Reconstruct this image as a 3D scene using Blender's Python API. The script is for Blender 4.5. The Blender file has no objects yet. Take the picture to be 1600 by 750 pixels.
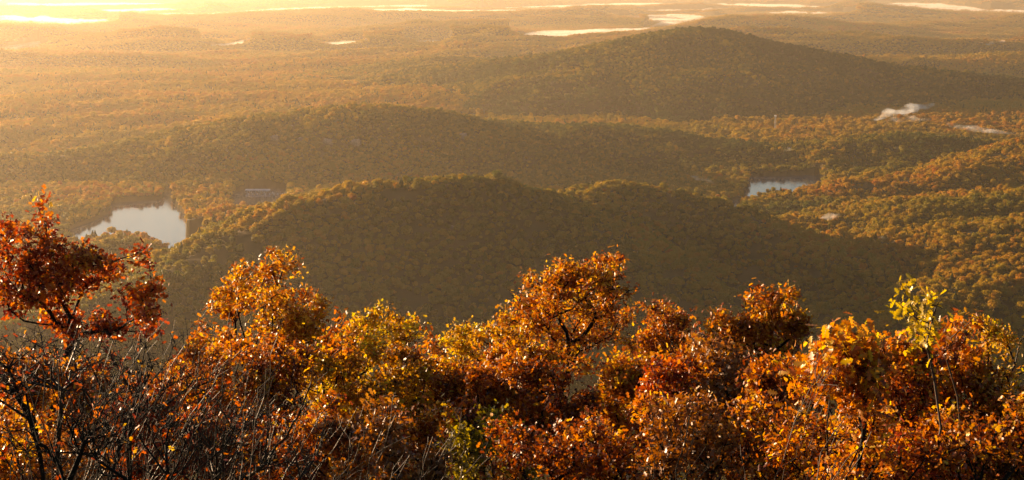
import bpy, math, random
import numpy as np
from mathutils import Vector, Matrix

# ------------------------------------------------------------------ camera, sky, sun, exposure
SC = bpy.context.scene
COL = SC.collection
F = 800.0 / math.tan(math.radians(18.0))           # focal length in reference pixels (1600 wide)
PITCH = math.radians(9.34)
cam_d = bpy.data.cameras.new('camera')
cam_d.sensor_width = 36.0
cam_d.lens = 36.0 * F / 1600.0
cam_d.clip_start = 0.1
cam_d.clip_end = 200000
cam = bpy.data.objects.new('camera', cam_d)
COL.objects.link(cam)
cam.rotation_euler = (math.pi / 2 - PITCH, 0, 0)
SC.camera = cam

SUN_AZ = math.radians(-50.0)     # left of the view direction (+Y)
SUN_EL = math.radians(7.0)
world = bpy.data.worlds.new('World')
SC.world = world
world.use_nodes = True
wn = world.node_tree
bg = wn.nodes['Background']
sky = wn.nodes.new('ShaderNodeTexSky')
sky.sky_type = 'NISHITA'
sky.sun_disc = False
sky.sun_elevation = SUN_EL
sky.sun_rotation = SUN_AZ
sky.air_density = 1.0
sky.dust_density = 1.0
sky.ozone_density = 2.0
wn.links.new(sky.outputs[0], bg.inputs[0])
bg.inputs[1].default_value = 0.052
ld = bpy.data.lights.new('sun', 'SUN')
ld.energy = 5.0
ld.angle = math.radians(0.5)
ld.color = (1.0, 0.675, 0.385)
sun = bpy.data.objects.new('sun', ld)
COL.objects.link(sun)
sdir = Vector((math.sin(SUN_AZ) * math.cos(SUN_EL), math.cos(SUN_AZ) * math.cos(SUN_EL), math.sin(SUN_EL)))
sun.rotation_euler = sdir.to_track_quat('Z', 'Y').to_euler()
sun.location = (-40, 30, 60)
SC.view_settings.view_transform = 'Standard'
SC.view_settings.look = 'None'
SC.view_settings.gamma = 1.0
SC.view_settings.use_curve_mapping = False
SC.view_settings.exposure = 1.7
SC.render.engine = 'CYCLES'
SC.cycles.max_bounces = 6
SC.cycles.volume_bounces = 1
SC.cycles.transmission_bounces = 5
SC.cycles.diffuse_bounces = 2
SC.cycles.use_denoising = True
HAZE_DENSITY = 3.4e-5
HAZE_ANISO = 0.63
HAZE_COLOR = (1.0, 0.86, 0.67, 1)

# ------------------------------------------------------------------ numeric helpers
rng = np.random.default_rng(7)
random.seed(7)
BASE = -350.0

def ray(u, v):
    """world direction of a reference pixel, scaled to unit horizontal length"""
    x = u - 800.0; y = 375.0 - v
    fy = F * math.cos(PITCH) + y * math.sin(PITCH)
    fz = -F * math.sin(PITCH) + y * math.cos(PITCH)
    h = math.hypot(x, fy)
    return x / h, fy / h, fz / h

def P(u, v, D):
    a, b, c = ray(u, v)
    return np.array((a * D, b * D, c * D))

def on_plane(u, v, z):
    a, b, c = ray(u, v)
    t = z / c
    return np.array((a * t, b * t, z))

def project(p):
    """reference pixel of world points (N,3)"""
    x, y, z = p[..., 0], p[..., 1], p[..., 2]
    d = y * math.cos(PITCH) - z * math.sin(PITCH)
    up = y * math.sin(PITCH) + z * math.cos(PITCH)
    d = np.maximum(d, 1e-3)
    return 800 + F * x / d, 375 - F * up / d

def hash2(ix, iy, seed):
    h = (ix.astype(np.int64) * 374761393 + iy.astype(np.int64) * 668265263 + seed * 2147483647 // 7) & 0xFFFFFFFF
    h = ((h ^ (h >> 13)) * 1274126177) & 0xFFFFFFFF
    return ((h ^ (h >> 16)) & 0xFFFFFF) / float(0xFFFFFF)

def vnoise(x, y, seed=0):
    ix = np.floor(x); iy = np.floor(y)
    fx = x - ix; fy = y - iy
    fx = fx * fx * fx * (fx * (fx * 6 - 15) + 10); fy = fy * fy * fy * (fy * (fy * 6 - 15) + 10)
    a = hash2(ix, iy, seed); b = hash2(ix + 1, iy, seed)
    c = hash2(ix, iy + 1, seed); d = hash2(ix + 1, iy + 1, seed)
    return (a * (1 - fx) + b * fx) * (1 - fy) + (c * (1 - fx) + d * fx) * fy

def fbm(x, y, seed=0, octaves=4):
    s = 0; a = 1.0; t = 0
    for o in range(octaves):
        c, n = math.cos(0.6 * o), math.sin(0.6 * o)
        s = s + a * vnoise((x * c - y * n) * 2 ** o, (x * n + y * c) * 2 ** o, seed + o * 17)
        t += a; a *= 0.5
    return s / t

def in_poly(u, v, poly):
    r = np.zeros(np.shape(u), bool)
    n = len(poly)
    for i in range(n):
        x1, y1 = poly[i]; x2, y2 = poly[(i + 1) % n]
        if y1 == y2: continue
        c = ((y1 > v) != (y2 > v)) & (u < (x2 - x1) * (v - y1) / (y2 - y1) + x1)
        r ^= c
    return r

# ------------------------------------------------------------------ the land, as one height function
# crest lines: reference outline + the distance at which that crest stands
TREE = 9.0
RIDGES = {
 'near': [
   ([(-60,520,1350),(120,470,1400),(235,432,1470),(300,396,1540),(380,353,1600),(470,306,1660),(560,286,1690),(640,279,1700),(700,272,1710),(760,274,1720),
     (820,291,1760),(880,311,1850),(915,292,1930),(960,281,1980),(1020,286,1990),(1100,305,1980),(1180,335,1930),(1260,368,1860),(1340,398,1790),(1430,438,1700),(1530,485,1600)], .50, 35),
 ],
 'spur': [
   ([(308,378,2020),(312,352,2050),(335,334,2080),(380,321,2080),(440,309,2060),(520,295,1960)], .30, 25),
 ],
 'knoll': [
   ([(60,392,1900),(120,372,1960),(180,360,1980),(230,366,1970),(262,384,1960)], .30, 30),
   ([(-80,420,2000),(-20,400,2050),(60,385,2100)], .25, 30),
 ],
 'middle': [
   ([(-200,243,3000),(-60,241,2980),(60,240,2980),(150,232,3000),(230,215,3030),(330,195,3060),(420,178,3080),(500,169,3100),(580,161,3110),(640,169,3110),
     (700,186,3090),(760,207,3060),(850,236,2980),(920,260,2900),(1000,283,2800),(1050,298,2760)], .27, 60),
   ([(255,300,2640),(300,301,2640),(350,306,2620)], .30, 20),
 ],
 'saddle': [
   ([(700,203,3330),(750,190,3300),(850,197,3230),(920,195,3200),(1000,203,3180),(1090,214,3150),(1150,226,3080)], .21, 45),
   ([(1040,268,2860),(1080,246,2960),(1140,232,3060),(1200,226,3110),(1270,220,3140),(1340,211,3150),(1400,206,3150),(1460,212,3120),(1530,230,3040),(1600,248,2960)], .22, 40),
   ([(1120,268,2900),(1180,258,2950),(1250,262,2920)], .2, 30),
 ],
 'mountain': [
   ([(520,150,5200),(600,128,5050),(660,115,4950),(720,101,4900),(800,89,4880),(900,79,4860),(980,68,4850),(1040,54,4830),(1075,44,4820),(1098,44,4820),(1128,57,4820),(1175,73,4830),
     (1250,75,4850),(1300,83,4850),(1350,98,4850),(1450,106,4850),(1550,119,4820),(1620,127,4800),(1750,150,4750),(1950,190,4700)], 0.23, 55),
   ([(540,133,5700),(600,115,5650),(650,97,5600),(700,89,5600),(750,94,5600),(830,110,5500)], .14, 70),
 ],
 'upland': [
   ([(1290,296,2560),(1340,284,2600),(1400,276,2640),(1470,266,2680),(1530,246,2720),(1600,236,2760),(1700,215,2800),(1850,200,2850)], .26, 45),
   ([(1270,345,2260),(1340,334,2250),(1400,322,2230),(1470,312,2230),(1560,308,2250),(1650,296,2300),(1800,280,2350)], .22, 40),
   ([(1385,395,1860),(1420,378,1900),(1470,362,1930),(1540,352,1940),(1620,345,1960),(1760,330,2000)], .26, 40),
   ([(1500,470,1560),(1540,440,1620),(1590,420,1660),(1680,395,1700),(1800,370,1750)], .28, 35),
 ],
 'lowland': [
   ([(100,213,3450),(200,201,3600),(320,189,3700),(430,173,3950)], .17, 45),
   ([(-60,202,3560),(60,187,3800),(170,181,3880),(250,173,4000)], .16, 50),
   ([(150,161,4250),(260,150,4450),(380,152,4420),(470,141,4700),(530,138,4780)], .15, 50),
   ([(-60,166,4150),(60,150,4450),(150,141,4700)], .15, 50),
   ([(200,118,5500),(300,112,5700),(400,119,5500),(520,108,5850)], .14, 60),
   ([(-60,124,5350),(80,117,5500),(160,107,5950)], .14, 60),
   ([(250,91,6650),(420,85,7050),(560,87,6950)], .13, 70),
   ([(1200,62,9000),(1350,58,9400),(1550,53,10000)], .12, 90),
   ([(1300,82,7200),(1450,87,6900),(1640,83,7200)], .13, 80),
 ],
}
# water outlines in the reference
LAKES = {
 'west':  [(104,360),(146,345),(168,334),(174,317),(215,314),(250,312),(259,300),(270,300),(270,313),(278,325),(292,336),(292,386),(270,386),(250,372),(215,360),(180,357),(150,364),(125,368)],
 'cove':  [(360,309),(364,302),(376,298),(384,293),(444,295),(450,303),(440,312),(380,319),(366,320)],
 'edge':  [(-30,352),(8,350),(8,362),(-30,366)],
 'pond':  [(1160,306),(1168,292),(1172,276),(1280,273),(1284,285),(1235,292),(1196,295),(1182,303)],
 'pool':  [(1141,315),(1150,311),(1158,312),(1154,319),(1143,320)],
}
FOGS = [
 ([(-30,20),(20,22),(45,25),(70,22),(95,26),(130,27),(165,27),(178,31),(150,34),(110,36),(60,34),(20,33),(-30,31)], 'bright golden fog bank at the far left of the plain'),
 ([(215,20),(270,17),(330,17),(390,13),(470,9),(560,7),(650,5),(720,9),(650,11),(560,11),(470,14),(400,17),(330,21),(260,22)], 'long thin bright fog bank behind the left plain ridge'),
 ([(690,9),(780,10),(860,8),(920,4),(1000,3),(1090,3),(1000,8),(930,8),(880,11),(820,12),(740,12)], 'thin bright fog bank along the top centre of the plain'),
 ([(960,22),(1010,20),(1080,18),(1115,22),(1170,16),(1240,14),(1330,17),(1300,21),(1240,22),(1190,20),(1140,22),(1110,26),(1080,34),(1040,41),(1000,42),(1020,32),(990,27)], 'widest white fog bank beyond the mountain peak'),
 ([(1360,3),(1420,1),(1480,4),(1540,12),(1630,14),(1630,19),(1560,18),(1500,16),(1440,12),(1390,8)], 'bright fog bank near the top right corner'),
 ([(0,3),(80,4),(200,3),(280,5),(200,7),(90,8),(0,7)], 'faint fog streak in the top left corner'),
 ([(1100,5),(1180,4),(1260,7),(1310,9),(1240,11),(1160,9)], 'small fog streak above the widest fog bank'),
 ([(806,50),(850,45.5),(900,44),(960,43),(1010,40),(1045,40),(1000,47),(930,51),(870,57),(820,55)], 'pale fog added in place of the bright far lake left of the mountain peak'),  # far lake drawn as fog, because its water looked too dull
 ([(560,14),(640,12),(720,15),(800,14),(880,13),(800,17),(700,18),(600,17)], 'faint fog streak under the long bright bank at the top centre'),
 ([(1000,14),(1100,12),(1180,10),(1100,15),(1010,17)], 'faint fog streak just above the widest fog bank, on its left'),
 ([(150,14),(230,12),(310,12),(240,16),(170,17)], 'faint fog streak above the brightest bank at the left'),
 ([(3,71),(30,66),(66,62),(64,68),(30,73),(8,74)], 'small white fog patch on the plain at the left edge'),
 ([(322,67),(350,65),(384,61),(382,66),(350,70),(330,70)], 'small bright fog patch on the plain a quarter of the way across'),
 ([(498,67),(530,65),(560,62),(556,66),(520,69)], 'small fog patch on the plain a third of the way across'),
 ([(640,61),(665,60),(695,61),(690,64),(650,65)], 'tiny fog patch on the plain left of the far lake fog'),
]
def _rough(poly, k):
    out = []
    for i in range(len(poly)):
        a = poly[i]; b = poly[(i + 1) % len(poly)]; n = max(1, int(math.hypot(b[0] - a[0], b[1] - a[1]) / 5))
        for j in range(n):
            t = j / n; u = a[0] + (b[0] - a[0]) * t; v = a[1] + (b[1] - a[1]) * t
            out.append((u, v + 2.6 * (float(fbm(np.array([u / 13.0]), np.array([k * 7.3 + v * .3]), 77, 3)[0]) - .5)))
    return out
FOGS = [(_rough(p, i), l) for i, (p, l) in enumerate(FOGS)]
FOG_TOP = BASE + 30
_ridge = []
for grp, lst in RIDGES.items():
    for (pts, slope, rad) in lst:
        q = np.array([P(u, v, D) - np.array((0, 0, TREE)) for (u, v, D) in pts])
        _ridge.append((grp, q, slope, rad))
GROUPS = list(RIDGES)

def lake_mask(x, y, grow=0.0):
    """true where a point of the water level (or a tree top standing there) would sit inside a lake outline"""
    m = np.zeros(np.shape(x), bool)
    for z, hs in ((BASE, 0.0), (BASE, 3.0), (BASE, 6.0), (BASE, 9.0)):
        p = np.stack([x, y, np.full(np.shape(x), z + hs)], -1)
        u, v = project(p)
        for k, poly in LAKES.items():
            if k.startswith('far') and hs == 9.0:
                pass
            m |= in_poly(u, v, poly)
    return m & (y > 500)

_low_lines = []
def _prep_low():
    for poly, zt in [(p, FOG_TOP) for p, _ in FOGS] + [(p, BASE) for k, p in LAKES.items()]:
        near = zt == BASE; pad = 30 if near else 10
        us = np.arange(int(min(q[0] for q in poly)) - pad, int(max(q[0] for q in poly)) + pad + 1)
        vs = np.arange(-2, 400, .5); U, V = np.meshgrid(us, vs); ins = in_poly(U, V, poly)
        lo = np.where(ins.any(0), vs[ins.shape[0] - 1 - np.argmax(ins[::-1], 0)], np.nan)
        k = ~np.isnan(lo); kk = us[k]; lo = np.interp(us, kk, lo[k])
        lo0 = lo.copy()
        lo = lo - near * np.clip(np.maximum(kk[0] - us, us - kk[-1]) / 8, 0, 1) * 18 * fbm(us / 7.0, us * 0 + 3.3, 19, 3)
        lo = lo - (.9 if near else .35) * (np.maximum(0, kk[0] - us) + np.maximum(0, us - kk[-1]))
        _low_lines.append((poly, zt, us, lo, lo0, 1560 if near else 6000))
_prep_low()

def fog_low(x, y, zz):
    """open low country on this side of the fog banks and the far lakes: nothing rises over their near edge"""
    far = (np.hypot(x, y) > 1500)
    if not far.any(): return zz
    xs, ys, z = x[far], y[far], zz[far].copy()
    Ds = np.hypot(xs, ys)
    for poly, zt, us, lo, lo0, dmin in _low_lines:
        u, v = project(np.stack([xs, ys, np.full(xs.shape, zt)], -1))
        if dmin > 2000: z = np.where(in_poly(u, v, poly), np.minimum(z, BASE + 2), z)
        k = (u > us[0]) & (u < us[-1]) & (Ds > dmin)
        vl = np.interp(u, us, lo)
        el = -PITCH + np.arctan2(375 - vl - 1.0, F)        # height angle of the near edge
        cap = Ds * np.tan(el) - 13
        front = k & (v > np.interp(u, us, lo0) - 1)
        if dmin < 2000: cap = cap + 3 + np.clip((1700 - Ds) / 140, 0, 1) * 60
        z = np.where(front, np.minimum(z, np.maximum(cap, BASE + 1)), z)
    out = zz.copy(); out[far] = z
    return out

def land(x, y, want_group=False):
    x = np.asarray(x, float); y = np.asarray(y, float)
    D = np.hypot(x, y)
    # valley floor and the wide rolling plain
    amp = np.clip((D - 3300) / 4000, 0, 1)
    rl = fbm(x / 1500 + 3.1, y / 700 + 1.7, 5, 4)
    rl2 = fbm(x / 420 + 9.1, y / 260 + 4.7, 25, 3)
    z = BASE + 1.5 + 7 * fbm(x / 160, y / 160, 9, 3) + amp * (290 * np.clip(rl - 0.42, 0, 1) + 70 * np.clip(rl2 - .42, 0, 1))
    far = np.clip((D - 9000) / 9000, 0, 1)
    ridge_far = 1 - np.abs(2 * fbm(x / 5200 + 7.7, y / 2400 + 2.2, 41, 3) - 1)
    z = z + far * (60 * np.clip(ridge_far - 0.62, 0, 1) / .38)
    n1 = fbm(x / 260, y / 260, 61, 4) - 0.5
    n2 = fbm(x / 95, y / 95, 71, 2) - 0.5
    warpx = (fbm(x / 330, y / 330, 81, 2) - .5) * 120
    warpy = (fbm(x / 330, y / 330, 91, 2) - .5) * 120
    best = np.full(x.shape, -1e9); gi = np.full(x.shape, -1)
    for (grp, q, slope, rad) in _ridge:
        bd = np.full(x.shape, 1e12); bz = np.zeros(x.shape)
        near_d = np.full(x.shape, 1e12)
        for i in range(len(q) - 1):
            a = q[i]; b = q[i + 1]
            dx, dy = b[0] - a[0], b[1] - a[1]
            L2 = dx * dx + dy * dy
            t = np.clip(((x - a[0]) * dx + (y - a[1]) * dy) / L2, 0, 1)
            d2 = (x - a[0] - t * dx) ** 2 + (y - a[1] - t * dy) ** 2
            d = np.sqrt(d2)
            zz = a[2] + t * (b[2] - a[2]) - slope * (np.sqrt(d2 + rad * rad) - rad)
            m = zz > bz if i else np.ones(x.shape, bool)
            bz = np.where(m, zz, bz); near_d = np.minimum(near_d, d)
        away = np.clip(near_d / 220, 0, 1) * {'near': .5, 'middle': .6, 'mountain': .6, 'upland': 1.35}.get(grp, 1)
        k = 1.0 if grp != 'mountain' else 1.8
        sp = 1 - np.abs(2 * fbm((x + warpx) / (240 * k) + 5, (y + warpy) / (240 * k), 101 + len(q), 3) - 1)
        bz = bz + away * ((sp - .72) * 58 * k + n1 * 22) + n2 * 4.0
        m = bz > best
        best = np.where(m, bz, best)
        gi = np.where(m, GROUPS.index(grp), gi)
    k = 7.0
    h = np.clip(0.5 + 0.5 * (best - z) / k, 0, 1)
    zz = z * (1 - h) + best * h + k * h * (1 - h)
    g = np.where(best > z - 1, gi, -1)
    g = np.where(g == GROUPS.index('lowland'), -1, g)
    # the slope under the viewpoint
    bump = fbm(x / 9, y / 9, 33, 3) - .5
    own = -1.7 - 0.36 * D - 0.05 * np.clip(D - 60, 0, 400) + 1.2 * bump * np.clip(D / 10, 0, 1)
    own = np.where(D < 3, -1.7 - .3 * D, own)
    g = np.where(own > zz, 99, g)
    zz = np.maximum(zz, own)
    zz = fog_low(x, y, zz)
    lm = lake_mask(x, y)
    zz = np.where(lm, BASE - 3.5, zz)
    zz = np.where(~lm, np.maximum(zz, BASE + 1.0), zz)
    if want_group:
        return zz, g, lm
    return zz

# ------------------------------------------------------------------ material helpers
def new_mat(name):
    m = bpy.data.materials.new(name); m.use_nodes = True
    m.node_tree.nodes.clear()
    return m, m.node_tree.nodes, m.node_tree.links

def ramp(nodes, stops, interp='LINEAR'):
    r = nodes.new('ShaderNodeValToRGB'); cr = r.color_ramp; cr.interpolation = interp
    while len(cr.elements) < len(stops): cr.elements.new(0.5)
    for e, (p, c) in zip(cr.elements, stops):
        e.position = p; e.color = (*c, 1)
    return r

def simple(name, col, rough=0.8, metal=0.0, noise=0.0, scale=5.0, bump=0.0):
    m, N, L = new_mat(name)
    o = N.new('ShaderNodeOutputMaterial'); b = N.new('ShaderNodeBsdfPrincipled')
    b.inputs['Specular IOR Level'].default_value = .15 if 'bark' in name else .5
    b.inputs['Roughness'].default_value = rough; b.inputs['Metallic'].default_value = metal
    b.inputs['Base Color'].default_value = (*col, 1)
    if noise:
        t = N.new('ShaderNodeTexCoord'); n = N.new('ShaderNodeTexNoise'); n.inputs['Scale'].default_value = scale
        n.inputs['Detail'].default_value = 6
        L.new(t.outputs['Object'], n.inputs['Vector'])
        r = ramp(N, [(0.3, tuple(c * (1 - noise) for c in col)), (0.7, tuple(min(1, c * (1 + noise)) for c in col))])
        L.new(n.outputs['Fac'], r.inputs[0]); L.new(r.outputs[0], b.inputs['Base Color'])
        if bump:
            bp = N.new('ShaderNodeBump'); bp.inputs['Strength'].default_value = bump; bp.inputs['Distance'].default_value = 0.3
            L.new(n.outputs['Fac'], bp.inputs['Height']); L.new(bp.outputs[0], b.inputs['Normal'])
    L.new(b.outputs[0], o.inputs[0])
    return m

def leaf_material(name, stops, attr_type='GEOMETRY', translucency=0.4, gloss=0.0, jitter=0.0):
    m, N, L = new_mat(name)
    o = N.new('ShaderNodeOutputMaterial')
    a = N.new('ShaderNodeAttribute'); a.attribute_type = attr_type; a.attribute_name = 'hue'
    r = ramp(N, stops)
    fac = a.outputs['Fac']
    if jitter:
        g = N.new('ShaderNodeNewGeometry')
        mm = N.new('ShaderNodeMath'); mm.operation = 'MULTIPLY_ADD'
        mm.inputs[1].default_value = jitter; mm.inputs[2].default_value = -jitter / 2
        L.new(g.outputs['Random Per Island'], mm.inputs[0])
        ad = N.new('ShaderNodeMath'); ad.operation = 'ADD'; ad.use_clamp = True
        L.new(fac, ad.inputs[0]); L.new(mm.outputs[0], ad.inputs[1]); fac = ad.outputs[0]
    L.new(fac, r.inputs[0])
    p = N.new('ShaderNodeBsdfPrincipled'); p.inputs['Roughness'].default_value = 0.42
    p.inputs['Specular IOR Level'].default_value = gloss
    t = N.new('ShaderNodeBsdfTranslucent')
    hs = N.new('ShaderNodeHueSaturation'); hs.inputs['Saturation'].default_value = 1.15; hs.inputs['Value'].default_value = 1.35
    L.new(r.outputs[0], p.inputs['Base Color']); L.new(r.outputs[0], hs.inputs['Color']); L.new(hs.outputs[0], t.inputs[0])
    mx = N.new('ShaderNodeMixShader'); mx.inputs[0].default_value = translucency
    L.new(p.outputs[0], mx.inputs[1]); L.new(t.outputs[0], mx.inputs[2]); L.new(mx.outputs[0], o.inputs[0])
    return m

def tag(o, label=None, cat=None, group=None, kind=None):
    if label: o['label'] = label
    if cat: o['category'] = cat
    if group: o['group'] = group
    if kind: o['kind'] = kind
    return o

def mesh_obj(name, verts, faces, mat, parent=None, smooth=False, attrs=None):
    me = bpy.data.meshes.new(name)
    verts = np.asarray(verts, np.float32)
    if isinstance(faces, np.ndarray):
        nf, k = faces.shape
        me.vertices.add(len(verts)); me.vertices.foreach_set('co', verts.ravel())
        me.loops.add(nf * k); me.loops.foreach_set('vertex_index', faces.astype(np.int32).ravel())
        me.polygons.add(nf); me.polygons.foreach_set('loop_start', np.arange(0, nf * k, k, dtype=np.int32))
        me.update(calc_edges=True)
    else:
        me.from_pydata([tuple(map(float, v)) for v in verts], [], faces)
    if smooth:
        me.polygons.foreach_set('use_smooth', np.ones(len(me.polygons), bool))
    if attrs:
        for k_, arr in attrs.items():
            at = me.attributes.new(k_, 'FLOAT', 'POINT'); at.data.foreach_set('value', np.asarray(arr, np.float32))
    if mat: me.materials.append(mat)
    me.update()
    o = bpy.data.objects.new(name, me); COL.objects.link(o)
    if parent is not None: o.parent = parent
    return o

def thing(name, loc, label, cat, group=None, kind=None):
    o = bpy.data.objects.new(name, None); COL.objects.link(o)
    o.location = loc; o.empty_display_size = 0.5
    return tag(o, label, cat, group, kind)

# ------------------------------------------------------------------ ground
gm, N, L = new_mat('forest_floor')
o_ = N.new('ShaderNodeOutputMaterial'); b_ = N.new('ShaderNodeBsdfPrincipled'); b_.inputs['Roughness'].default_value = 0.95
b_.inputs['Specular IOR Level'].default_value = 0.1
tc = N.new('ShaderNodeTexCoord'); n1 = N.new('ShaderNodeTexNoise'); n1.inputs['Scale'].default_value = 0.02; n1.inputs['Detail'].default_value = 8
n2 = N.new('ShaderNodeTexNoise'); n2.inputs['Scale'].default_value = 0.0022; n2.inputs['Detail'].default_value = 5
L.new(tc.outputs['Object'], n1.inputs['Vector']); L.new(tc.outputs['Object'], n2.inputs['Vector'])
mxn = N.new('ShaderNodeMath'); mxn.operation = 'ADD'; L.new(n1.outputs['Fac'], mxn.inputs[0]); L.new(n2.outputs['Fac'], mxn.inputs[1])
mh = N.new('ShaderNodeMath'); mh.operation = 'MULTIPLY'; mh.inputs[1].default_value = 0.5; L.new(mxn.outputs[0], mh.inputs[0])
rp = ramp(N, [(0.35, (.018, .014, .007)), (0.5, (.04, .032, .012)), (0.62, (.075, .045, .014)), (0.75, (.05, .05, .018))])
L.new(mh.outputs[0], rp.inputs[0]); L.new(rp.outputs[0], b_.inputs['Base Color']); L.new(b_.outputs[0], o_.inputs[0])

NA, NR = 760, 1000
az = np.linspace(-math.radians(34), math.radians(34), NA)
rr = np.concatenate([np.geomspace(0.6, 900, 150, endpoint=False), np.geomspace(900, 6500, 560, endpoint=False), np.geomspace(6500, 46000, NR - 710)])
A, R = np.meshgrid(az, rr)
X = R * np.sin(A); Y = R * np.cos(A)
Z = land(X, Y)
verts = np.stack([X, Y, Z], -1).reshape(-1, 3)
ii = (np.arange(NR - 1)[:, None] * NA + np.arange(NA - 1)[None, :]).ravel()
faces = np.stack([ii, ii + 1, ii + NA + 1, ii + NA], -1)
ground = mesh_obj('ground', verts, faces, gm, smooth=True)
tag(ground, kind='structure')

# ------------------------------------------------------------------ water
def water_mat(name, rough, bscale, bstr):
    m, N, L = new_mat(name)
    o = N.new('ShaderNodeOutputMaterial'); b = N.new('ShaderNodeBsdfPrincipled')
    b.inputs['Base Color'].default_value = (.08, .11, .14, 1); b.inputs['IOR'].default_value = 1.38
    b.inputs['Roughness'].default_value = rough
    t = N.new('ShaderNodeTexCoord'); mp = N.new('ShaderNodeMapping'); mp.inputs['Scale'].default_value = (1, .6, 1)
    n = N.new('ShaderNodeTexNoise'); n.inputs['Scale'].default_value = bscale; n.inputs['Detail'].default_value = 4
    n3 = N.new('ShaderNodeTexNoise'); n3.inputs['Scale'].default_value = .006; n3.inputs['Detail'].default_value = 3
    L.new(t.outputs['Object'], mp.inputs[0]); L.new(mp.outputs[0], n.inputs['Vector']); L.new(mp.outputs[0], n3.inputs['Vector'])
    mr = N.new('ShaderNodeMapRange'); mr.inputs[1].default_value = .35; mr.inputs[2].default_value = .65
    mr.inputs[3].default_value = rough * .7; mr.inputs[4].default_value = rough * 1.5
    L.new(n3.outputs['Fac'], mr.inputs[0]); L.new(mr.outputs[0], b.inputs['Roughness'])
    bp = N.new('ShaderNodeBump'); bp.inputs['Strength'].default_value = bstr; bp.inputs['Distance'].default_value = .4
    L.new(n.outputs['Fac'], bp.inputs['Height']); L.new(bp.outputs[0], b.inputs['Normal']); L.new(b.outputs[0], o.inputs[0])
    return m
WM = water_mat('lake_water', .06, .3, .22)
LAKE_LABEL = {'west': 'large pale blue lake behind the red oak', 'cove': 'narrow lake arm in front of the marina docks'}
for k, poly in LAKES.items():
    us = [p[0] for p in poly]; vs = [p[1] for p in poly]
    c = []
    n = 14
    for (u, v) in ((min(us) - 6, min(vs) - .6), (max(us) + 6, min(vs) - .6), (max(us) + 6, max(vs) + 1), (min(us) - 6, max(vs) + 1)):
        c.append(on_plane(u, v, BASE))
    dn = c[3][1]; ex = 75 if not k.startswith('far') else 500      # water runs on under the near shore's trees
    for i in (2, 3): c[i] = c[i] * ((c[i][1] - ex) / c[i][1])
    # grid sheet, kept only near the lake
    g = 60
    s, t = np.meshgrid(np.linspace(0, 1, g), np.linspace(0, 1, g))
    q = ((1 - s) * (1 - t))[..., None] * c[0] + (s * (1 - t))[..., None] * c[1] + (s * t)[..., None] * c[2] + ((1 - s) * t)[..., None] * c[3]
    q[..., 2] = BASE
    jj = (np.arange(g - 1)[:, None] * g + np.arange(g - 1)[None, :]).ravel()
    fc = np.stack([jj, jj + g, jj + g + 1, jj + 1], -1)
    lm = lake_mask(q[..., 0], q[..., 1])
    keep = lm.copy()
    for a_ in (-1, 0, 1):
        for b2 in (-1, 0, 1):
            keep |= np.roll(np.roll(lm, a_, 0), b2, 1)
    kf = keep.ravel()[fc].any(1)
    fc = fc[kf]
    if len(fc) == 0: continue
    used, inv = np.unique(fc, return_inverse=True)
    w = mesh_obj('lake_water', q.reshape(-1, 3)[used], inv.reshape(fc.shape), WM)
    tag(w, kind='structure')

# ------------------------------------------------------------------ forest canopy (stuff)
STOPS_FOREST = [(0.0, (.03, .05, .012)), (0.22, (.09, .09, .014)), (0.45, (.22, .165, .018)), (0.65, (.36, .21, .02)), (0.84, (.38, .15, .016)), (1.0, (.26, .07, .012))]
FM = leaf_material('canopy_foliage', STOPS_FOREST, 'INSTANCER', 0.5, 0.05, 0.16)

def icosphere(sub):
    import bmesh
    bm = bmesh.new(); bmesh.ops.create_icosphere(bm, subdivisions=sub, radius=1)
    v = np.array([x.co[:] for x in bm.verts]); f = np.array([[l.index for l in p.verts] for p in bm.faces]); bm.free()
    return v, f

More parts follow.
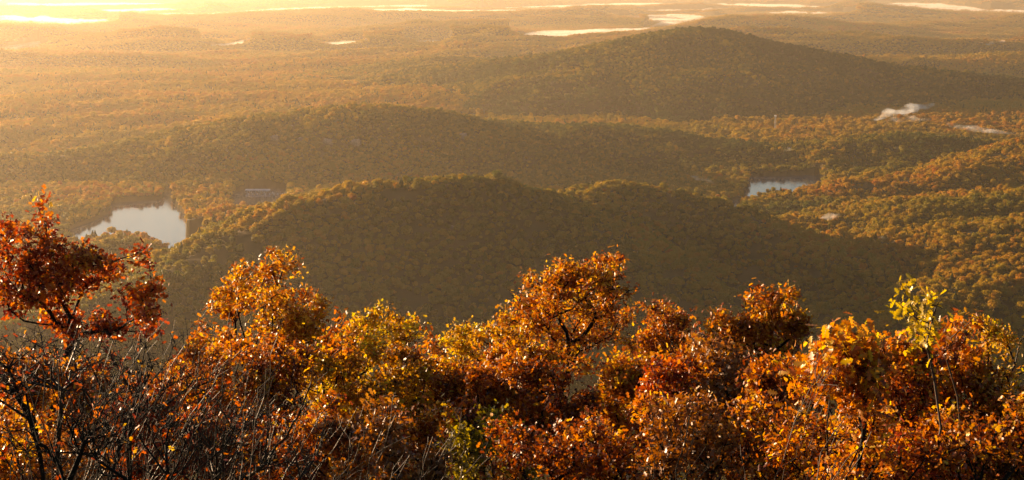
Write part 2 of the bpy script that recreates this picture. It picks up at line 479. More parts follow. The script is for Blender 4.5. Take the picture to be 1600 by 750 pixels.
def crown_proto(name, seed, detail=True, conifer=False):
    r = np.random.default_rng(seed)
    V = []; Fq = []; n = 0
    iv, iF = icosphere(3 if detail else 2)
    lobes = []
    for i in range(9):
        a = r.uniform(0, 2 * math.pi); e = r.uniform(-.1, 1.2)
        rad = r.uniform(.34, .5)
        c = np.array((math.cos(a) * math.cos(e) * .55, math.sin(a) * math.cos(e) * .55, .55 + .55 * math.sin(e)))
        lobes.append((c, rad))
    if conifer:
        cv = iv.copy(); t = (cv[:, 2] + 1) / 2
        w = (1 - t) * .55 + .03
        ring = 1 + .25 * np.sin(t * 40)
        an = np.arctan2(cv[:, 1], cv[:, 0]); hr = np.hypot(cv[:, 0], cv[:, 1]); hr = np.maximum(hr, 1e-3)
        jag = 1 + .2 * np.sin(an * 7 + t * 11)
        cv[:, 0] *= w * ring * jag / hr; cv[:, 1] *= w * ring * jag / hr; cv[:, 2] = t * 2.3
        V.append(cv); Fq += [list(map(int, f)) for f in iF]; n += len(cv)
    else:
        # lumpy body: push the sphere out to the lobes
        cv = iv.copy(); cv[:, 2] = np.where(cv[:, 2] < -.3, -.3, cv[:, 2])
        dirs = cv / np.linalg.norm(cv, axis=1)[:, None]
        c0 = np.array((0, 0, .45)); rad = np.full(len(cv), .42)
        for (c, R_) in lobes:
            oc = c - c0; b = dirs @ oc; disc = b * b - (oc @ oc - R_ * R_)
            h = np.where(disc > 0, b + np.sqrt(np.maximum(disc, 0)), 0)
            rad = np.maximum(rad, h)
        rad *= (.66 if detail else .72) * (1 + .12 * (r.random(len(cv)) - .5))
        cv = c0 + dirs * rad[:, None]; cv[:, 2] = np.maximum(cv[:, 2], -.6)
        V.append(cv); Fq += [list(map(int, f)) for f in iF]; n += len(cv)
    if True:
        cnt = 520 if detail else 110; big = 1.0 if detail else 2.0
        for i in range(cnt):
            if conifer:
                t = r.uniform(0, .97); a = r.uniform(0, 2 * math.pi); w = (1 - t) * .62 + .03
                p = np.array((math.cos(a) * w, math.sin(a) * w, t * 2.3)); s = r.uniform(.07, .13) * big
                nn = np.array((math.cos(a), math.sin(a), .6))
            else:
                c, R_ = lobes[r.integers(len(lobes))]
                d = r.normal(size=3); d[2] = d[2] * .8 + .35; d /= np.linalg.norm(d)
                p = c + d * R_ * r.uniform(.85, 1.12); s = r.uniform(.06, .12) * big; nn = d
            nn = nn + r.normal(size=3) * .5; nn /= np.linalg.norm(nn)
            t1 = np.cross(nn, r.normal(size=3)); t1 /= np.linalg.norm(t1); t2 = np.cross(nn, t1)
            q = [p + t1 * s, p + t2 * s * .8, p - t1 * s * .9, p - t2 * s]
            V.append(np.array(q)); Fq.append([n, n + 1, n + 2, n + 3]); n += 4
    V = np.concatenate(V)
    me = bpy.data.meshes.new(name); me.from_pydata(V.tolist(), [], Fq); me.materials.append(FM); me.update()
    return bpy.data.objects.new(name, me)            # never linked to the scene: only a source for the forest nodes

protos_near = [crown_proto('crown', s) for s in (1, 2, 3, 4)] + [crown_proto('crown', 9, True, True)]
protos_far = [crown_proto('far_crown', s, False) for s in (11, 12, 13)]

def scatter_nodes(name, protos):
    g = bpy.data.node_groups.new(name, 'GeometryNodeTree')
    g.interface.new_socket('Geometry', in_out='INPUT', socket_type='NodeSocketGeometry')
    g.interface.new_socket('Geometry', in_out='OUTPUT', socket_type='NodeSocketGeometry')
    N, L = g.nodes, g.links
    gi = N.new('NodeGroupInput'); go = N.new('NodeGroupOutput')
    iop = N.new('GeometryNodeInstanceOnPoints')
    jn = N.new('GeometryNodeJoinGeometry')
    for p in reversed(protos):
        oi = N.new('GeometryNodeObjectInfo'); oi.inputs['Object'].default_value = p; oi.inputs['As Instance'].default_value = True
        L.new(oi.outputs['Geometry'], jn.inputs[0])
    L.new(gi.outputs[0], iop.inputs['Points']); L.new(jn.outputs[0], iop.inputs['Instance'])
    iop.inputs['Pick Instance'].default_value = True
    def att(nm, typ):
        a = N.new('GeometryNodeInputNamedAttribute'); a.data_type = typ; a.inputs['Name'].default_value = nm
        return [s for s in a.outputs if s.enabled and s.name == 'Attribute'][0]
    L.new(att('pick', 'INT'), iop.inputs['Instance Index'])
    L.new(att('size', 'FLOAT_VECTOR'), iop.inputs['Scale'])
    cb = N.new('ShaderNodeCombineXYZ'); L.new(att('spin', 'FLOAT'), cb.inputs[2])
    L.new(cb.outputs[0], iop.inputs['Rotation'])
    L.new(iop.outputs[0], go.inputs[0])
    return g
NG_NEAR = scatter_nodes('forest_near', protos_near)
NG_FAR = scatter_nodes('forest_far', protos_far)

def make_forest(pos, hue, size, pick, ng, label):
    me = bpy.data.meshes.new('forest'); n = len(pos)
    me.vertices.add(n); me.vertices.foreach_set('co', pos.astype(np.float32).ravel())
    a = me.attributes.new('hue', 'FLOAT', 'POINT'); a.data.foreach_set('value', hue.astype(np.float32))
    a = me.attributes.new('spin', 'FLOAT', 'POINT'); a.data.foreach_set('value', (rng.random(n) * 6.28).astype(np.float32))
    a = me.attributes.new('size', 'FLOAT_VECTOR', 'POINT'); a.data.foreach_set('vector', size.astype(np.float32).ravel())
    a = me.attributes.new('pick', 'INT', 'POINT'); a.data.foreach_set('value', pick.astype(np.int32))
    o = bpy.data.objects.new('forest', me); COL.objects.link(o)
    md = o.modifiers.new('canopy', 'NODES'); md.node_group = ng
    return tag(o, label, 'forest', kind='stuff')

ROCKS = [(428,216,3,14,9),(470,217,3,9,6),(512,221,3,15,9),(556,223,3,15,10),(724,214,3,10,11),(705,354,1,9,6),(455,196,3,7,4)]
_bands = [(650, 3300, 6.7), (3300, 6200, 8.4), (6200, 12500, 15.5), (12500, 31000, 38.0)]
acc = {}
for bi, (d0, d1, sp) in enumerate(_bands):
    half = math.radians(22 if bi < 2 else 20)
    nx = int(2 * d1 * math.sin(half) / sp) + 1; ny = int((d1 - d0 * math.cos(half)) / sp) + 1
    gx, gy = np.meshgrid(np.arange(nx), np.arange(ny))
    px = (gx.ravel() + rng.random(nx * ny) * .95) * sp - d1 * math.sin(half)
    py = (gy.ravel() + rng.random(nx * ny) * .95) * sp + d0 * math.cos(half)
    dd = np.hypot(px, py); aa = np.abs(np.arctan2(px, py))
    m = (dd >= d0) & (dd < d1) & (aa < half)
    px, py, dd = px[m], py[m], dd[m]
    z, g, lm = land(px, py, True)
    m = ~lm & (z > BASE + .5) & (g != 99)
    if bi < 2: m &= ~((fbm(px / 34, py / 34, 301, 2) > .70) & (rng.random(len(px)) < .8)) & (rng.random(len(px)) < .95)
    px, py, dd, z, g = px[m], py[m], dd[m], z[m], g[m]
    # no trees in front of the rock faces
    up, vp = project(np.stack([px, py, z + 6], -1))
    ok = np.ones(len(px), bool)
    for (ru, rv, _, rw, rh) in ROCKS:
        ok &= ~((np.abs(up - ru) < rw * .55) & (np.abs(vp - rv) < rh * .8) & (dd > 1400))
    px, py, dd, z, g = px[ok], py[ok], dd[ok], z[ok], g[ok]
    n = len(px)
    patch = fbm(px / 210 + 11, py / 210 + 5, 201, 4)
    big = fbm(px / 900 + 2, py / 900 + 8, 211, 3)
    hue = .46 + (patch - .5) * 1.1 + (big - .5) * .7 + rng.normal(0, .15, n)
    hue = .5 + (hue - .46) * .8
    hue -= np.where(g == GROUPS.index('mountain'), .24, 0) + np.where(g == GROUPS.index('saddle'), .14, 0) + np.where((g < 0) & (dd < 3600), .18, 0) + np.where(g == GROUPS.index('middle'), .08, 0)  # hillside and valley shade painted in as darker canopy colour
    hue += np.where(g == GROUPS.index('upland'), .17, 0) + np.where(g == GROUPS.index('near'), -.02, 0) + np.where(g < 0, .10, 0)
    plain = (g < 0) & (dd > 3300)
    hue = np.where(plain, .60 + (hue - .5) * .45, hue)  # sunlight on the plain put into the colour as brighter gold
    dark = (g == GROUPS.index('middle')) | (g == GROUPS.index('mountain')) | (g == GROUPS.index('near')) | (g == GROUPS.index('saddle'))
    hue = np.where(dark, .38 + (hue - .42) * 1.0, hue)  # shaded hill faces: darkness put into the canopy colour
    hue = np.where(g == GROUPS.index('upland'), .60 + (hue - .67) * .7, hue)  # sunlit right-hand slopes, painted a brighter gold
    hue = np.clip(hue, 0.02, .98)
    if bi < 2:
        con = rng.random(n) < (.03 + .12 * (fbm(px / 150, py / 150, 231, 2) > .62))
        pick = np.where(con, 4, rng.integers(0, 4, n))
        hue = np.where(con, rng.uniform(.02, .2, n), hue)
        s = np.clip(np.exp(rng.normal(0, .30, n)), .45, 1.9) * sp * .53
        size = np.stack([s * 1.1, s * rng.uniform(.95, 1.25, n), s * rng.uniform(.85, 1.35, n)], -1)
        size[con] = np.stack([s[con] * .9, s[con] * .9, s[con] * .8], -1)
    else:
        pick = rng.integers(0, 3, n)
        s = rng.uniform(.6, 1.4, n) * sp * .58
        size = np.stack([s, s, rng.uniform(4.5, 9, n) * (1.0 if bi == 2 else 1.4)], -1)
    pos = np.stack([px, py, z - .6 + np.abs(rng.normal(0, 1.9, n)) * (1 if bi < 2 else 1.6)], -1)
    for gi_ in np.unique(g):
        key = (int(gi_), bi < 2)
        if gi_ < 0: key = ('valley' if bi < 2 else 'plain', bi < 2)
        acc.setdefault(key, []).append((pos[g == gi_], hue[g == gi_], size[g == gi_], pick[g == gi_]))
FLABEL = {
 ('near'): 'shaded autumn forest covering the nearest rounded double hill behind the oaks',
 ('spur'): 'sunlit golden trees on the low spur between the lake and the nearest hill',
 ('knoll'): 'sunlit trees on the small knoll in front of the pale lake',
 ('middle'): 'brown hazy forest on the broad hill behind the pale lake',
 ('saddle'): 'forest on the low ridges in front of the big peaked mountain',
 ('mountain'): 'hazy dark forest covering the long peaked mountain in the distance',
 ('upland'): 'bright golden forest on the rolling slopes at the right edge',
}
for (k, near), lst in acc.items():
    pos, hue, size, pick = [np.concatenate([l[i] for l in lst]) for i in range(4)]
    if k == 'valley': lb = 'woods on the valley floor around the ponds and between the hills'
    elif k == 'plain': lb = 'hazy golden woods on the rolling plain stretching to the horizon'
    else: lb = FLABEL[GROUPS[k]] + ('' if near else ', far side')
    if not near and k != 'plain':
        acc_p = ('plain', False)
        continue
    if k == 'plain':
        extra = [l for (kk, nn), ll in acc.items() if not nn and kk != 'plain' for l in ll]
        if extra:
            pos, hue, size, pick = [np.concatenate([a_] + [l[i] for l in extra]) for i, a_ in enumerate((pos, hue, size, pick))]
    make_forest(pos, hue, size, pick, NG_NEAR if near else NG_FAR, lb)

def ground_hit(u, v):
    """where the line of sight through a reference pixel meets the land"""
    a, b, c = ray(u, v)
    t = np.geomspace(900, 40000, 6000)
    zz = land(a * t, b * t)
    i = np.argmax(c * t < zz)
    return np.array((a * t[i], b * t[i], zz[i]))

# ------------------------------------------------------------------ rock outcrops
RM = simple('grey_pink_rock', (.21, .17, .15), .9, 0, .35, .35, .6)
RLAB = {0: 'pale rock face, leftmost on the broad middle hill', 1: 'small pale rock between the two left rock faces of the middle hill',
        2: 'pale rock face near the centre of the middle hill', 3: 'largest pale rock face just right of the middle hill centre',
        4: 'tall pale rock face on the right shoulder of the middle hill', 5: 'grey rock slab in the shaded forest of the nearest hill',
        6: 'tiny pale rock highest on the middle hill'}
iv, iF = icosphere(3)
for i, (u, v, _, w, h) in enumerate(ROCKS):
    c = ground_hit(u, v + 3); D = math.hypot(c[0], c[1]); s = D / F
    r = np.random.default_rng(300 + i)
    q = np.sign(iv) * np.abs(iv) ** .6
    q = q * (1 + .22 * (fbm(iv[:, 0] * 2.2 + i, iv[:, 2] * 2.6 + iv[:, 1], 400 + i, 3) - .5)[:, None] * 3 + .10 * r.normal(size=(len(iv), 1)))
    q = q * np.array((w * .5 * s, w * .28 * s, h * .55 * s))
    o = mesh_obj('rock_outcrop', q, iF, RM)
    o.location = (c[0], c[1], c[2] + h * .25 * s); o.rotation_euler = (0, .15 * (i % 3 - 1), r.uniform(-.3, .3))
    tag(o, RLAB[i], 'rock', 'rock outcrops on the wooded hills')

# ------------------------------------------------------------------ tube / box building blocks
def tube(path, radii, sides=6):
    path = np.asarray(path, float); n = len(path)
    tan = np.gradient(path, axis=0); tan /= np.linalg.norm(tan, axis=1)[:, None] + 1e-9
    ref = np.array((0.31, 0.17, .93)); V = []
    an = np.arange(sides) * 2 * math.pi / sides
    for p, t, r in zip(path, tan, radii):
        a = np.cross(t, ref); a /= np.linalg.norm(a) + 1e-9; b = np.cross(t, a)
        V.append(p + r * (np.cos(an)[:, None] * a + np.sin(an)[:, None] * b))
    V = np.concatenate(V)
    Fc = []
    for i in range(n - 1):
        for j in range(sides):
            k = (j + 1) % sides
            Fc.append([i * sides + j, i * sides + k, (i + 1) * sides + k, (i + 1) * sides + j])
    return V, Fc

class MB:
    def __init__(s): s.V = []; s.F = []; s.n = 0
    def add(s, V, Fc):
        s.V.append(np.asarray(V, float)); s.F += [[i + s.n for i in f] for f in Fc]; s.n += len(V)
    def box(s, x0, x1, y0, y1, z0, z1):
        v = [(x, y, z) for z in (z0, z1) for y in (y0, y1) for x in (x0, x1)]
        s.add(v, [[0, 2, 3, 1], [4, 5, 7, 6], [0, 1, 5, 4], [2, 6, 7, 3], [0, 4, 6, 2], [1, 3, 7, 5]])
    def tube(s, path, radii, sides=6): s.add(*tube(path, radii, sides))
    def build(s, name, mat, parent=None, smooth=False): return mesh_obj(name, np.concatenate(s.V), s.F, mat, parent, smooth)

# ------------------------------------------------------------------ lattice mast on the low ridge
c = ground_hit(1211, 206); D = math.hypot(c[0], c[1]); s = D / F
steel = simple('galvanised_steel', (.42, .42, .42), .5, .6)
tw = thing('radio_tower', c, 'thin grey lattice tower rising from the low ridge below the mountain', 'tower')
H = 24 * s; m = MB(); wb, wt = 2.0, 1.1
for sx in (-1, 1):
    for sy in (-1, 1): m.tube([(sx * wb, sy * wb, 0), (sx * wt, sy * wt, H)], [.28, .22], 5)
K = 12
for k in range(K):
    z0, z1 = H * k / K, H * (k + 1) / K; a = wb + (wt - wb) * k / K; b = wb + (wt - wb) * (k + 1) / K
    for (p, q) in (((-1, -1), (1, -1)), ((1, -1), (1, 1)), ((1, 1), (-1, 1)), ((-1, 1), (-1, -1))):
        m.tube([(p[0] * a, p[1] * a, z0), (q[0] * b, q[1] * b, z1)], [.1, .1], 4)
        m.tube([(p[0] * b, p[1] * b, z1), (q[0] * b, q[1] * b, z1)], [.1, .1], 4)
m.build('mast', steel, tw)
m = MB(); m.box(-2.4, 2.4, -2.4, 2.4, H, H + .3)
for a in (-2.2, 2.2):
    m.box(a - .06, a + .06, -2.3, 2.3, H + 1.3, H + 1.45); m.box(-2.3, 2.3, a - .06, a + .06, H + 1.46, H + 1.6)
m.build('platform', steel, tw)
for k in range(4):
    m = MB(); a = k * math.pi / 2 + .4; m.box(-.35, .35, -.15, .15, H + .3, H + 2.9); ob = m.build('antenna', simple('antenna_white', (.7, .7, .68), .5) if k == 0 else bpy.data.materials['antenna_white'], tw)
    ob.location = (2.1 * math.cos(a), 2.1 * math.sin(a), 0); ob.rotation_euler = (0, 0, a)

# ------------------------------------------------------------------ marina
wood = simple('weathered_dock_wood', (.34, .29, .25), .8, 0, .2, 2)
white = simple('boat_white_gelcoat', (.78, .78, .8), .35)
roofm = simple('dock_roof_metal', (.55, .52, .55), .5)
glass = simple('boat_window', (.05, .06, .08), .15)
canvas = simple('boat_canvas', (.12, .16, .3), .7)
DOCK = []
for j, (u0, u1, v) in enumerate([(386, 446, 303.2), (384, 436, 300.6), (388, 424, 298.4)]):
    a = on_plane(u0, v, BASE); b = on_plane(u1, v, BASE); b[1] = b[1] * .3 + a[1] * .7
    L_ = float(np.hypot(*(b - a)[:2])); ang = math.atan2(b[1] - a[1], b[0] - a[0])
    dk = thing('dock', (a[0], a[1], BASE), ['front wooden marina dock in the lake arm', 'middle wooden marina dock in the lake arm', 'rear short wooden marina dock under the wooded shore'][j], 'dock', 'docks of the marina')
    dk.rotation_euler = (0, 0, ang)
    m = MB(); m.box(0, L_, -1.1, 1.1, .3, .6)
    nf = int(L_ / 7)
    for k in range(nf + 1):
        m.box(k * 7 - .4, k * 7 + .4, -8.5, -1.1, .28, .55)
    m.build('walkway', wood, dk)
    for k in range(nf + 1):
        for y_ in (-8.3, 1.2):
            m = MB(); m.tube([(k * 7, y_, -3), (k * 7, y_, 4.6)], [.2, .2], 6); m.build('piling', wood, dk)
    for k in range(nf // 2):
        m = MB(); x0 = k * 14 + .3; x1 = x0 + 13.2
        m.add([(x0, -8.8, 4.6), (x1, -8.8, 4.6), (x1, 1.6, 4.6), (x0, 1.6, 4.6), (x0, -3.6, 6.2), (x1, -3.6, 6.2), (x0, -8.8, 4.4), (x1, -8.8, 4.4), (x1, 1.6, 4.4), (x0, 1.6, 4.4)],
              [[0, 1, 5, 4], [4, 5, 2, 3], [0, 4, 3, 9, 6], [1, 7, 8, 2, 5], [6, 9, 8, 7], [0, 6, 7, 1], [3, 2, 8, 9]])
        if j == 1: m.build('roof', roofm, dk)
    for k in range(nf):
        DOCK.append((j, k, nf, np.array((a[0], a[1], BASE)), ang))

def make_boat():
    t = thing('motorboat', (0, 0, 0), 'b', 'boat', 'boats moored in the marina slips')
    # hull: stations from stern to bow
    V = []
    for (y, w, k, h) in ((0, 1.05, -.25, .75), (1.8, 1.2, -.3, .8), (3.6, 1.15, -.28, .9), (5.2, .75, -.15, 1.05), (6.4, .06, .35, 1.25)):
        V += [(-w, y, h), (-w * .85, y, .1), (0, y, k), (w * .85, y, .1), (w, y, h)]
    Fc = []
    for i in range(4):
        for j in range(4): Fc.append([i * 5 + j, i * 5 + j + 1, i * 5 + j + 6, i * 5 + j + 5])
    Fc += [[0, 4, 3, 2, 1]] + [[i * 5, i * 5 + 5, i * 5 + 9, i * 5 + 4] for i in range(4)] + [[20, 21, 22, 23, 24]]
    mesh_obj('hull', V, Fc, white, t)
    m = MB(); m.add([(-.8, 2.2, .8), (.8, 2.2, .8), (.7, 4.8, .95), (-.7, 4.8, .95), (-.65, 2.3, 1.9), (.65, 2.3, 1.9), (.5, 3.9, 1.85), (-.5, 3.9, 1.85)],
                    [[0, 3, 2, 1], [4, 5, 6, 7], [0, 1, 5, 4], [3, 7, 6, 2], [0, 4, 7, 3], [1, 2, 6, 5]])
    m.build('cabin', white, t)
    m = MB(); m.add([(-.56, 4.05, 1.74), (.56, 4.05, 1.74), (.68, 4.6, 1.2), (-.68, 4.6, 1.2)], [[0, 1, 2, 3]])
    o = m.build('windshield', glass, t)
    md = o.modifiers.new('t', 'SOLIDIFY'); md.thickness = .04
    m = MB(); m.box(-.22, .22, -.5, .0, -.1, 1.2); m.build('outboard_motor', glass, t)
    m = MB(); m.box(-.95, .95, .4, 2.1, 1.95, 2.05)
    for sx in (-.9, .9):
        for y_ in (.45, 2.05): m.tube([(sx, y_, .7), (sx, y_, 1.95)], [.04, .04], 4)
    m.build('canopy', canvas, t)
    return t
ORD = ['first', 'second', 'third', 'fourth', 'fifth', 'sixth', 'seventh', 'eighth', 'ninth', 'tenth', 'eleventh', 'twelfth', 'thirteenth', 'fourteenth']
proto = make_boat(); first = True
for (j, k, nf, a, ang) in DOCK:
    if (j, k) in ((0, 3), (1, 5), (2, 1)): continue
    if first: b = proto; first = False
    else:
        b = proto.copy(); COL.objects.link(b)
        for ch in list(proto.children):
            c2 = ch.copy(); COL.objects.link(c2); c2.parent = b
    x_ = k * 7 + 3.5 + random.uniform(-.6, .6); y_ = -8.0
    b.location = (a[0] + x_ * math.cos(ang) - y_ * math.sin(ang), a[1] + x_ * math.sin(ang) + y_ * math.cos(ang), BASE)
    b.rotation_euler = (0, 0, ang); b.scale = (1, 1, 1)
    b['label'] = 'small white motorboat in the %s slip from the left of the %s marina dock' % (ORD[k], ['front', 'middle', 'rear'][j])

# ------------------------------------------------------------------ mist banks and wisps
def vol_mat(name, dens, col, aniso=.3, wispy=0):
    m, N, L = new_mat(name)
    o = N.new('ShaderNodeOutputMaterial'); v = N.new('ShaderNodeVolumePrincipled')
    v.inputs['Density'].default_value = dens; v.inputs['Color'].default_value = (*col, 1); v.inputs['Anisotropy'].default_value = aniso
    L.new(v.outputs[0], o.inputs['Volume'])
    if wispy:
        t = N.new('ShaderNodeTexCoord'); n = N.new('ShaderNodeTexNoise'); n.inputs['Scale'].default_value = wispy; n.inputs['Detail'].default_value = 3
        mr = N.new('ShaderNodeMapRange'); mr.inputs[1].default_value = .42; mr.inputs[2].default_value = .7; mr.inputs[3].default_value = 0; mr.inputs[4].default_value = dens * 2.2
        L.new(t.outputs['Object'], n.inputs['Vector']); L.new(n.outputs['Fac'], mr.inputs[0]); L.new(mr.outputs[0], v.inputs['Density'])
    return m
FOGM = vol_mat('valley_fog', .0028, (1, .97, .93), .5)

def fog_bank(poly, zbot, ztop, label, mat, seed, nu=120, nv=40, name='fog_bank'):
    """a closed low bank of fog lying on the plain; its outline is traced at its own distance"""
    us = [p[0] for p in poly]; vs = [p[1] for p in poly]
    U, Vv = np.meshgrid(np.linspace(min(us) - 1, max(us) + 1, nu), np.linspace(min(vs) - .2, max(vs) + .2, nv))
    ins = in_poly(U, Vv, poly)
    d = np.zeros(U.shape); cur = ins.copy(); 
    for k in range(6):
        d += cur
        e = cur.copy()
        e[1:] &= cur[:-1]; e[:-1] &= cur[1:]; e[:, 1:] &= cur[:, :-1]; e[:, :-1] &= cur[:, 1:]
        e[0] = False; e[-1] = False; e[:, 0] = False; e[:, -1] = False
        cur = e
    pts = np.zeros((nv, nu, 3))
    for i in range(nv):
        for j in range(nu): pts[i, j] = on_plane(U[i, j], Vv[i, j], ztop)
    hgt = (ztop - zbot) * np.clip(d / 6, 0.02, 1) ** 1.1 * (.6 + .8 * fbm(pts[..., 0] / 300, pts[..., 1] / 300, seed, 3))
    top = pts.copy(); top[..., 2] = zbot + hgt
    bot = pts.copy(); bot[..., 2] = zbot - 4
    jj = (np.arange(nv - 1)[:, None] * nu + np.arange(nu - 1)[None, :])
    cell = ins[:-1, :-1] & ins[1:, :-1] & ins[:-1, 1:] & ins[1:, 1:]
    Fc = []; off = nu * nv
    for i, j in zip(*np.nonzero(cell)):
        a = i * nu + j
        Fc.append([a, a + nu, a + nu + 1, a + 1]); Fc.append([off + a, off + a + 1, off + a + nu + 1, off + a + nu])
        if i == 0 or not cell[i - 1, j]: Fc.append([a, a + 1, off + a + 1, off + a])
        if i == nv - 2 or not cell[i + 1, j]: Fc.append([a + nu + 1, a + nu, off + a + nu, off + a + nu + 1])
        if j == 0 or not cell[i, j - 1]: Fc.append([a + nu, a, off + a, off + a + nu])
        if j == nu - 2 or not cell[i, j + 1]: Fc.append([a + 1, a + nu + 1, off + a + nu + 1, off + a + 1])
    Fc = np.array(Fc); used, inv = np.unique(Fc, return_inverse=True)
    allv = np.concatenate([top.reshape(-1, 3), bot.reshape(-1, 3)])[used]
    o = mesh_obj(name, allv, inv.reshape(Fc.shape), mat)
    return tag(o, label, 'fog', kind='stuff')

for i, (poly, lb) in enumerate(FOGS):
    fog_bank(poly, BASE - 2, FOG_TOP, lb, FOGM, 500 + i)

def wisp(pts, label, dens, col, seed, lift=13.0, thick=1.0):
    """a strand of mist: flattened tapering sleeve over the land through reference points (u, v, half height px)"""
    P3 = []; rad = []
    for (u, v, hh) in pts:
        c = ground_hit(u, v); s = math.hypot(c[0], c[1]) / F
        P3.append(c + np.array((0, 0, lift))); rad.append(hh * s)
    P3 = np.array(P3); rad = np.array(rad); n = 40
    t = np.linspace(0, len(P3) - 1, n); ti = np.arange(len(P3))
    path = np.stack([np.interp(t, ti, P3[:, k]) for k in range(3)], -1)
    ker = np.array((1, 2, 3, 2, 1)) / 9.
    for k in range(3):
        e = np.concatenate([[path[0, k]] * 2, path[:, k], [path[-1, k]] * 2]); path[:, k] = np.convolve(e, ker, 'valid')
    r = np.interp(t, ti, rad) * np.sin(np.clip(np.linspace(0.02, .98, n), 0, 1) * math.pi) ** .6
    r = r * (.7 + .6 * vnoise(np.arange(n) * .35, np.full(n, seed * 1.3), seed)) + .3
    V = []; sides = 12
    for i in range(n):
        d = path[min(i + 1, n - 1)] - path[max(i - 1, 0)]; d[2] = 0; d /= np.linalg.norm(d) + 1e-9
        b = np.array((-d[1], d[0], 0))
        for j in range(sides):
            a = j * 2 * math.pi / sides; k = r[i] * (1 + .35 * math.sin(a * 2 + i * .4 + seed))
            V.append(path[i] + b * math.cos(a) * k * 2.0 + np.array((0, 0, math.sin(a) * k * thick * .7 + k * .3)))
    Fc = []
    for i in range(n - 1):
        for j in range(sides):
            k = (j + 1) % sides; Fc.append([i * sides + j, i * sides + k, (i + 1) * sides + k, (i + 1) * sides + j])
    Fc += [list(range(sides))[::-1], [(n - 1) * sides + j for j in range(sides)]]
    o = mesh_obj('mist', V, Fc, vol_mat('mist', dens * .85, col, .2, .03), smooth=True)
    return tag(o, label, 'mist', kind='stuff')
blue = (.92, .96, 1)  # tint of shaded mist painted in; the warm tints below imitate sunlight
wisp([(1366,198,3),(1385,190,8),(1410,185,9),(1435,178,8),(1460,170,6)], 'bluish mist strand rising towards the mountain slope at right', .012, blue, 1, thick=1)
wisp([(1372,200,3),(1400,198,6),(1430,197,6),(1456,196,3)], 'bluish mist strand lying flat under the rising strand', .01, blue, 2)
wisp([(1468,200,3),(1495,208,6),(1520,213,6),(1550,216,6),(1600,220,4)], 'bluish mist strand low at the foot of the mountain near the right edge', .008, blue, 3)
wisp([(1530,76,2),(1545,75,4),(1560,72,4),(1572,70,2)], 'small orange lit mist puff on the plain beyond the mountain', .01, (1, .93, .85), 4)
wisp([(1280,355,2),(1292,356,6),(1305,354,6),(1316,352,2)], 'small pale mist patch in the sunlit valley at right', .012, (1, .95, .9), 5)
wisp([(1372,388,2),(1384,390,6),(1396,394,5),(1406,398,2)], 'small golden mist patch at the foot of the golden slope', .012, (1, .93, .85), 6)
wisp([(1076,286,2),(1092,292,4),(1108,297,3),(1116,300,1)], 'faint grey mist strand above the second hump of the nearest hill', .01, blue, 7)
wisp([(1220,248,1),(1230,246,3),(1240,243,2)], 'tiny grey mist puff on the ridge above the pond', .008, blue, 8)
wisp([(1390,244,1),(1402,243,3),(1412,244,1)], 'tiny grey mist puff on the ridge right of the pond', .006, blue, 9)

# ------------------------------------------------------------------ haze
hm, N, L = new_mat('haze')
ho = N.new('ShaderNodeOutputMaterial'); hv = N.new('ShaderNodeVolumePrincipled')
hv.inputs['Density'].default_value = HAZE_DENSITY; hv.inputs['Anisotropy'].default_value = HAZE_ANISO
hv.inputs['Color'].default_value = HAZE_COLOR
L.new(hv.outputs[0], ho.inputs['Volume'])
m = MB(); m.box(-27000, 27000, -60, 47000, BASE - 8, 4)
hz = m.build('haze', hm); tag(hz, kind='stuff')
hz['label'] = 'golden morning haze filling the valleys and plain'

# ------------------------------------------------------------------ foreground oaks and shrubs
bark = simple('dark_bark', (.013, .009, .006), .9, 0, .4, 6, .4)
twig = simple('smooth_twig_bark', (.040, .023, .013), .55, 0, .35, 4)
LEAFM = {
 'red': leaf_material('red_oak_leaves', [(0, (.06, .006, .003)), (.3, (.22, .028, .006)), (.6, (.42, .095, .009)), (.85, (.54, .22, .016)), (1, (.60, .36, .03))], 'GEOMETRY', .42, .4),
 'orange': leaf_material('orange_oak_leaves', [(0, (.05, .009, .003)), (.3, (.20, .042, .006)), (.58, (.42, .135, .010)), (.82, (.52, .26, .018)), (1, (.60, .39, .035))], 'GEOMETRY', .44, .4),
 'gold': leaf_material('golden_oak_leaves', [(0, (.08, .022, .005)), (.3, (.27, .095, .009)), (.6, (.47, .24, .015)), (.84, (.56, .36, .024)), (1, (.46, .38, .045))], 'GEOMETRY', .46, .4),
 'yellow': leaf_material('yellow_green_leaves', [(0, (.09, .07, .010)), (.4, (.22, .17, .016)), (.75, (.42, .30, .02)), (1, (.50, .33, .03))], 'GEOMETRY', .5, .5),
 'brown': leaf_material('brown_dry_leaves', [(0, (.07, .025, .010)), (.4, (.18, .065, .018)), (.8, (.32, .13, .03)), (1, (.42, .21, .05))], 'GEOMETRY', .3, .4),
}
ST_W = {'fine': ([0, .3, .5, .75, 1.0], [.04, .26, .13, .30, .02]),
        'oak': ([0, .16, .27, .42, .53, .68, .78, .9, 1.0], [.03, .20, .08, .30, .10, .34, .15, .17, .02])}

